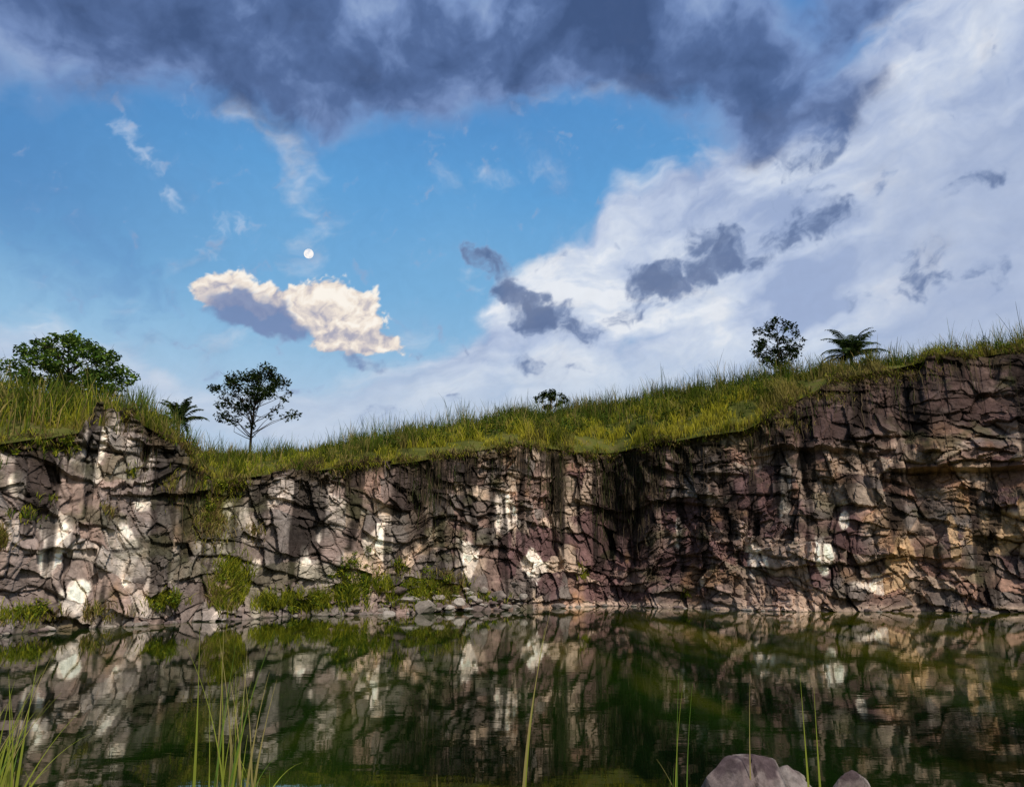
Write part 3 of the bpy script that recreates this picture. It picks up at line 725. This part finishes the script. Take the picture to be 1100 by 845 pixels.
fA=f2(X1*.16,Y1*.22,1000,8,.54);fB=f2(X2*.38,Y2*.5,1100,7,.55);fS=f2((X1*.9+Y1*.35)*.10,(Y1-.25*X1)*.40,1200,7,.55);fP=f2(X2*.95,Y2*1.1,1300,6,.55)
soft_=f2(X1*.07,Y1*.1,1400,4,.5)
A=blob(X1,Y1,[(35,31,11,8,0,1.1),(22,26.5,13,6.5,18,1.1),(10.5,23.5,9.5,4.8,25,1.0),(3,18.5,9,5,25,1.0),(25,17.5,19,8.5,0,1.2),(-3,13,9,3.8,12,.9),(-31,13,12,2.8,-5,1.0),(14,12,28,5,0,1.1),(35,22,10,9,0,1),(-2,29,8,3,0,.10),(60,25,22,14,0,.9),(-65,22,18,8,0,.8),(-16,11,10,2.2,0,.8)])
Am=sst(A+.40*fA+.20*fS,.10,.74)
wc=ramp(np.clip(.64+.66*fA+.52*fS+.30*soft_-.009*(AZ-12),0,1),[(0,K(158,174,208)),(.45,K(190,202,226)),(.8,K(214,222,236)),(1,K(234,237,243))])
lowc=ramp(np.clip(.5+.8*fS,0,1),[(0,K(170,190,217)),(1,K(208,218,232))]);t_=(1-sst(EL,12,18));wc=wc+(lowc-wc)*(t_*.8)[...,None]
lav=sst(AZ,22,30)*(1-sst(EL,24,32));wc=lerp(wc,K(170,183,211),lav*.7)
col=lerp(col,wc,Am*.95)
col=lerp(col,K(184,200,222),.65*(1-sst(EL,8,17)))
E=blob(X2,Y2,[(-28,27.5,3.4,1.0,-35,.9),(-25.5,25.0,1.6,.8,-20,.9),(-21.7,23.6,2.4,1.1,20,.8),(-24.5,22.8,1.6,.5,0,.6),(-22.5,21.5,2,.5,5,.4)])
Em=sst(E+.95*fB+.4*fP,.5,1.7);col=lerp(col,K(200,214,235),Em*.7)
E2=sst(blob(X1,Y1,[(-32,20,6,5,60,.35),(-27,19,5,2.5,-40,.35)])+.3*fB,.15,.6);col=lerp(col,K(98,142,194),E2*.4)
B=blob(X2,Y2,[(-.8,21.3,2.6,1.5,-62,1.1),(-2.8,23,2.0,1.1,-30,1),(1.2,19,2.6,2.0,-10,1.1),(3.6,18.4,2.6,1.4,0,.9),(6,17.4,2.6,1.3,0,.9),(13,20.8,3.8,2.0,15,1.1),(15.8,23,2.8,2.1,35,1.1),(10.5,20.5,2.4,1.8,0,.9),(22.6,23.4,4.8,1.9,15,1.0),(18.5,21.8,2.6,1.1,0,.75),(29,18.2,3.8,1.6,15,.85),(28.5,20,1.3,1.4,60,.7),(33.6,24.2,3.0,.9,10,1.0),(1.4,15.3,1.8,.7,0,.7),(5.2,14.8,1.8,.6,0,.6),(-3.8,12,1.0,1.3,60,.6),(-5.5,15.2,2,.9,20,.4),(9,18.2,2.4,1.1,0,.7),(33,18.3,1.8,1.2,0,.6),(23,28.3,3.6,2.6,30,.9),(-10,11.6,1.4,.9,0,.35)])
Bs=B+.66*fB+.42*fP;Bm=sst(Bs,.25,1.15)
col=col+(ramp(np.clip(Bs-.4,0,1),[(0,K(150,168,202)),(.4,K(118,138,176)),(1,K(88,108,148))])-col)*(Bm*.9)[...,None]
Cc=blob(X1,Y1,[(-31,35.3,14,5.6,-4,1.2),(-15,36.3,13,5.8,0,1.2),(-3,36.2,10,5.0,0,1.1),(-40,32,10,5.0,0,1),(-16,32.2,4.5,2.0,-10,.5),(12,37.2,10,5.5,-10,1.1),(22,33,7,4.6,-35,1.1),(18,30.5,5.5,2.8,-10,.6),(8,39,9,5,0,1.1),(28,37,5,3,20,.8),(3,38,9,5,0,.8),(-22,39.5,16,3,0,.6),(0,50,70,10,0,1),(0,70,120,16,0,1)])
Cs=Cc+.34*fA+.12*fB;Cm=sst(Cs,.0,.95)
dt=np.clip(Cs*.36+.34*fA+.38*soft_+.14*fB+.08,0,1)
dc=ramp(dt,[(0,K(146,168,206)),(.3,K(116,140,186)),(.6,K(86,109,154)),(1,K(66,87,128))])
col=col+(dc-col)*(Cm*.97)[...,None]
# moon-side cumulus: shaded left mass, rounder sunlit right tower
D=blob(X3,Y3,[(-14.3,19.2,2.6,2.3,0,1.3),(-15.6,18.3,2.0,1.8,0,.9),(-12.2,17.6,2.9,2.4,0,1.3),(-11.0,19.4,1.4,1.3,0,.9),(-20.8,19.3,3.2,1.7,0,1.2),(-22.6,18.8,1.6,1.2,0,.7),(-9.6,16.3,2.3,1.2,-10,1.0),(-17.8,18.6,2.6,1.6,0,.9),(-13.2,16.2,3.0,1.1,-5,1.0)])
Ds=D+.34*fP+.20*fB;Dm=sst(Ds,.45,.80)
pf=np.clip(.58+.80*fP+.30*fB+.13*(EL-18.0)+.02*(AZ+15),0,1)
cc_=ramp(pf,[(0,K(174,172,188)),(.35,K(214,204,202)),(.7,K(243,230,216)),(1,K(253,245,234))])
col=col+(cc_-col)*(Dm*.96)[...,None]
G=blob(X3,Y3,[(-20.2,18.2,3.4,1.6,-3,1.5),(-18,17.3,2.4,1.2,-10,1.2),(-11.6,15.0,4.0,.8,-8,.9),(-15.8,16.8,1.6,.9,-20,.7)])
Gm=sst(G+.35*fB+.25*fP,.35,1.1);col=lerp(col,K(116,136,178),Gm*.9)
col=col*(1+.03*fP)[...,None]
rad=3000
ca,sa=np.cos(np.radians(EL)),np.sin(np.radians(EL))
V=np.stack([rad*np.sin(np.radians(AZ))*ca,rad*np.cos(np.radians(AZ))*ca,rad*sa],-1)
m,nt,out=newmat('sky_clouds');N=nt.nodes;L=nt.links
a_=N.new('ShaderNodeAttribute');a_.attribute_name='Col';e_=N.new('ShaderNodeEmission');L.new(a_.outputs['Color'],e_.inputs[0]);L.new(e_.outputs[0],out.inputs[0])
m.cycles.emission_sampling='NONE'
mesh_np('sky',V,[grid_faces(len(el1),len(az1))],m,col=col.reshape(-1,3),smooth=True)

# ------------------------------------------------------------ camera
cd=bpy.data.cameras.new('camera');cam=bpy.data.objects.new('camera',cd);scene.collection.objects.link(cam)
cd.sensor_width=36;cd.lens=36*831/1100;cd.clip_end=8000;cd.clip_start=.05
cam.location=(0,0,2.5);cam.rotation_euler=(R_(90+12.85),0,0)
scene.camera=cam
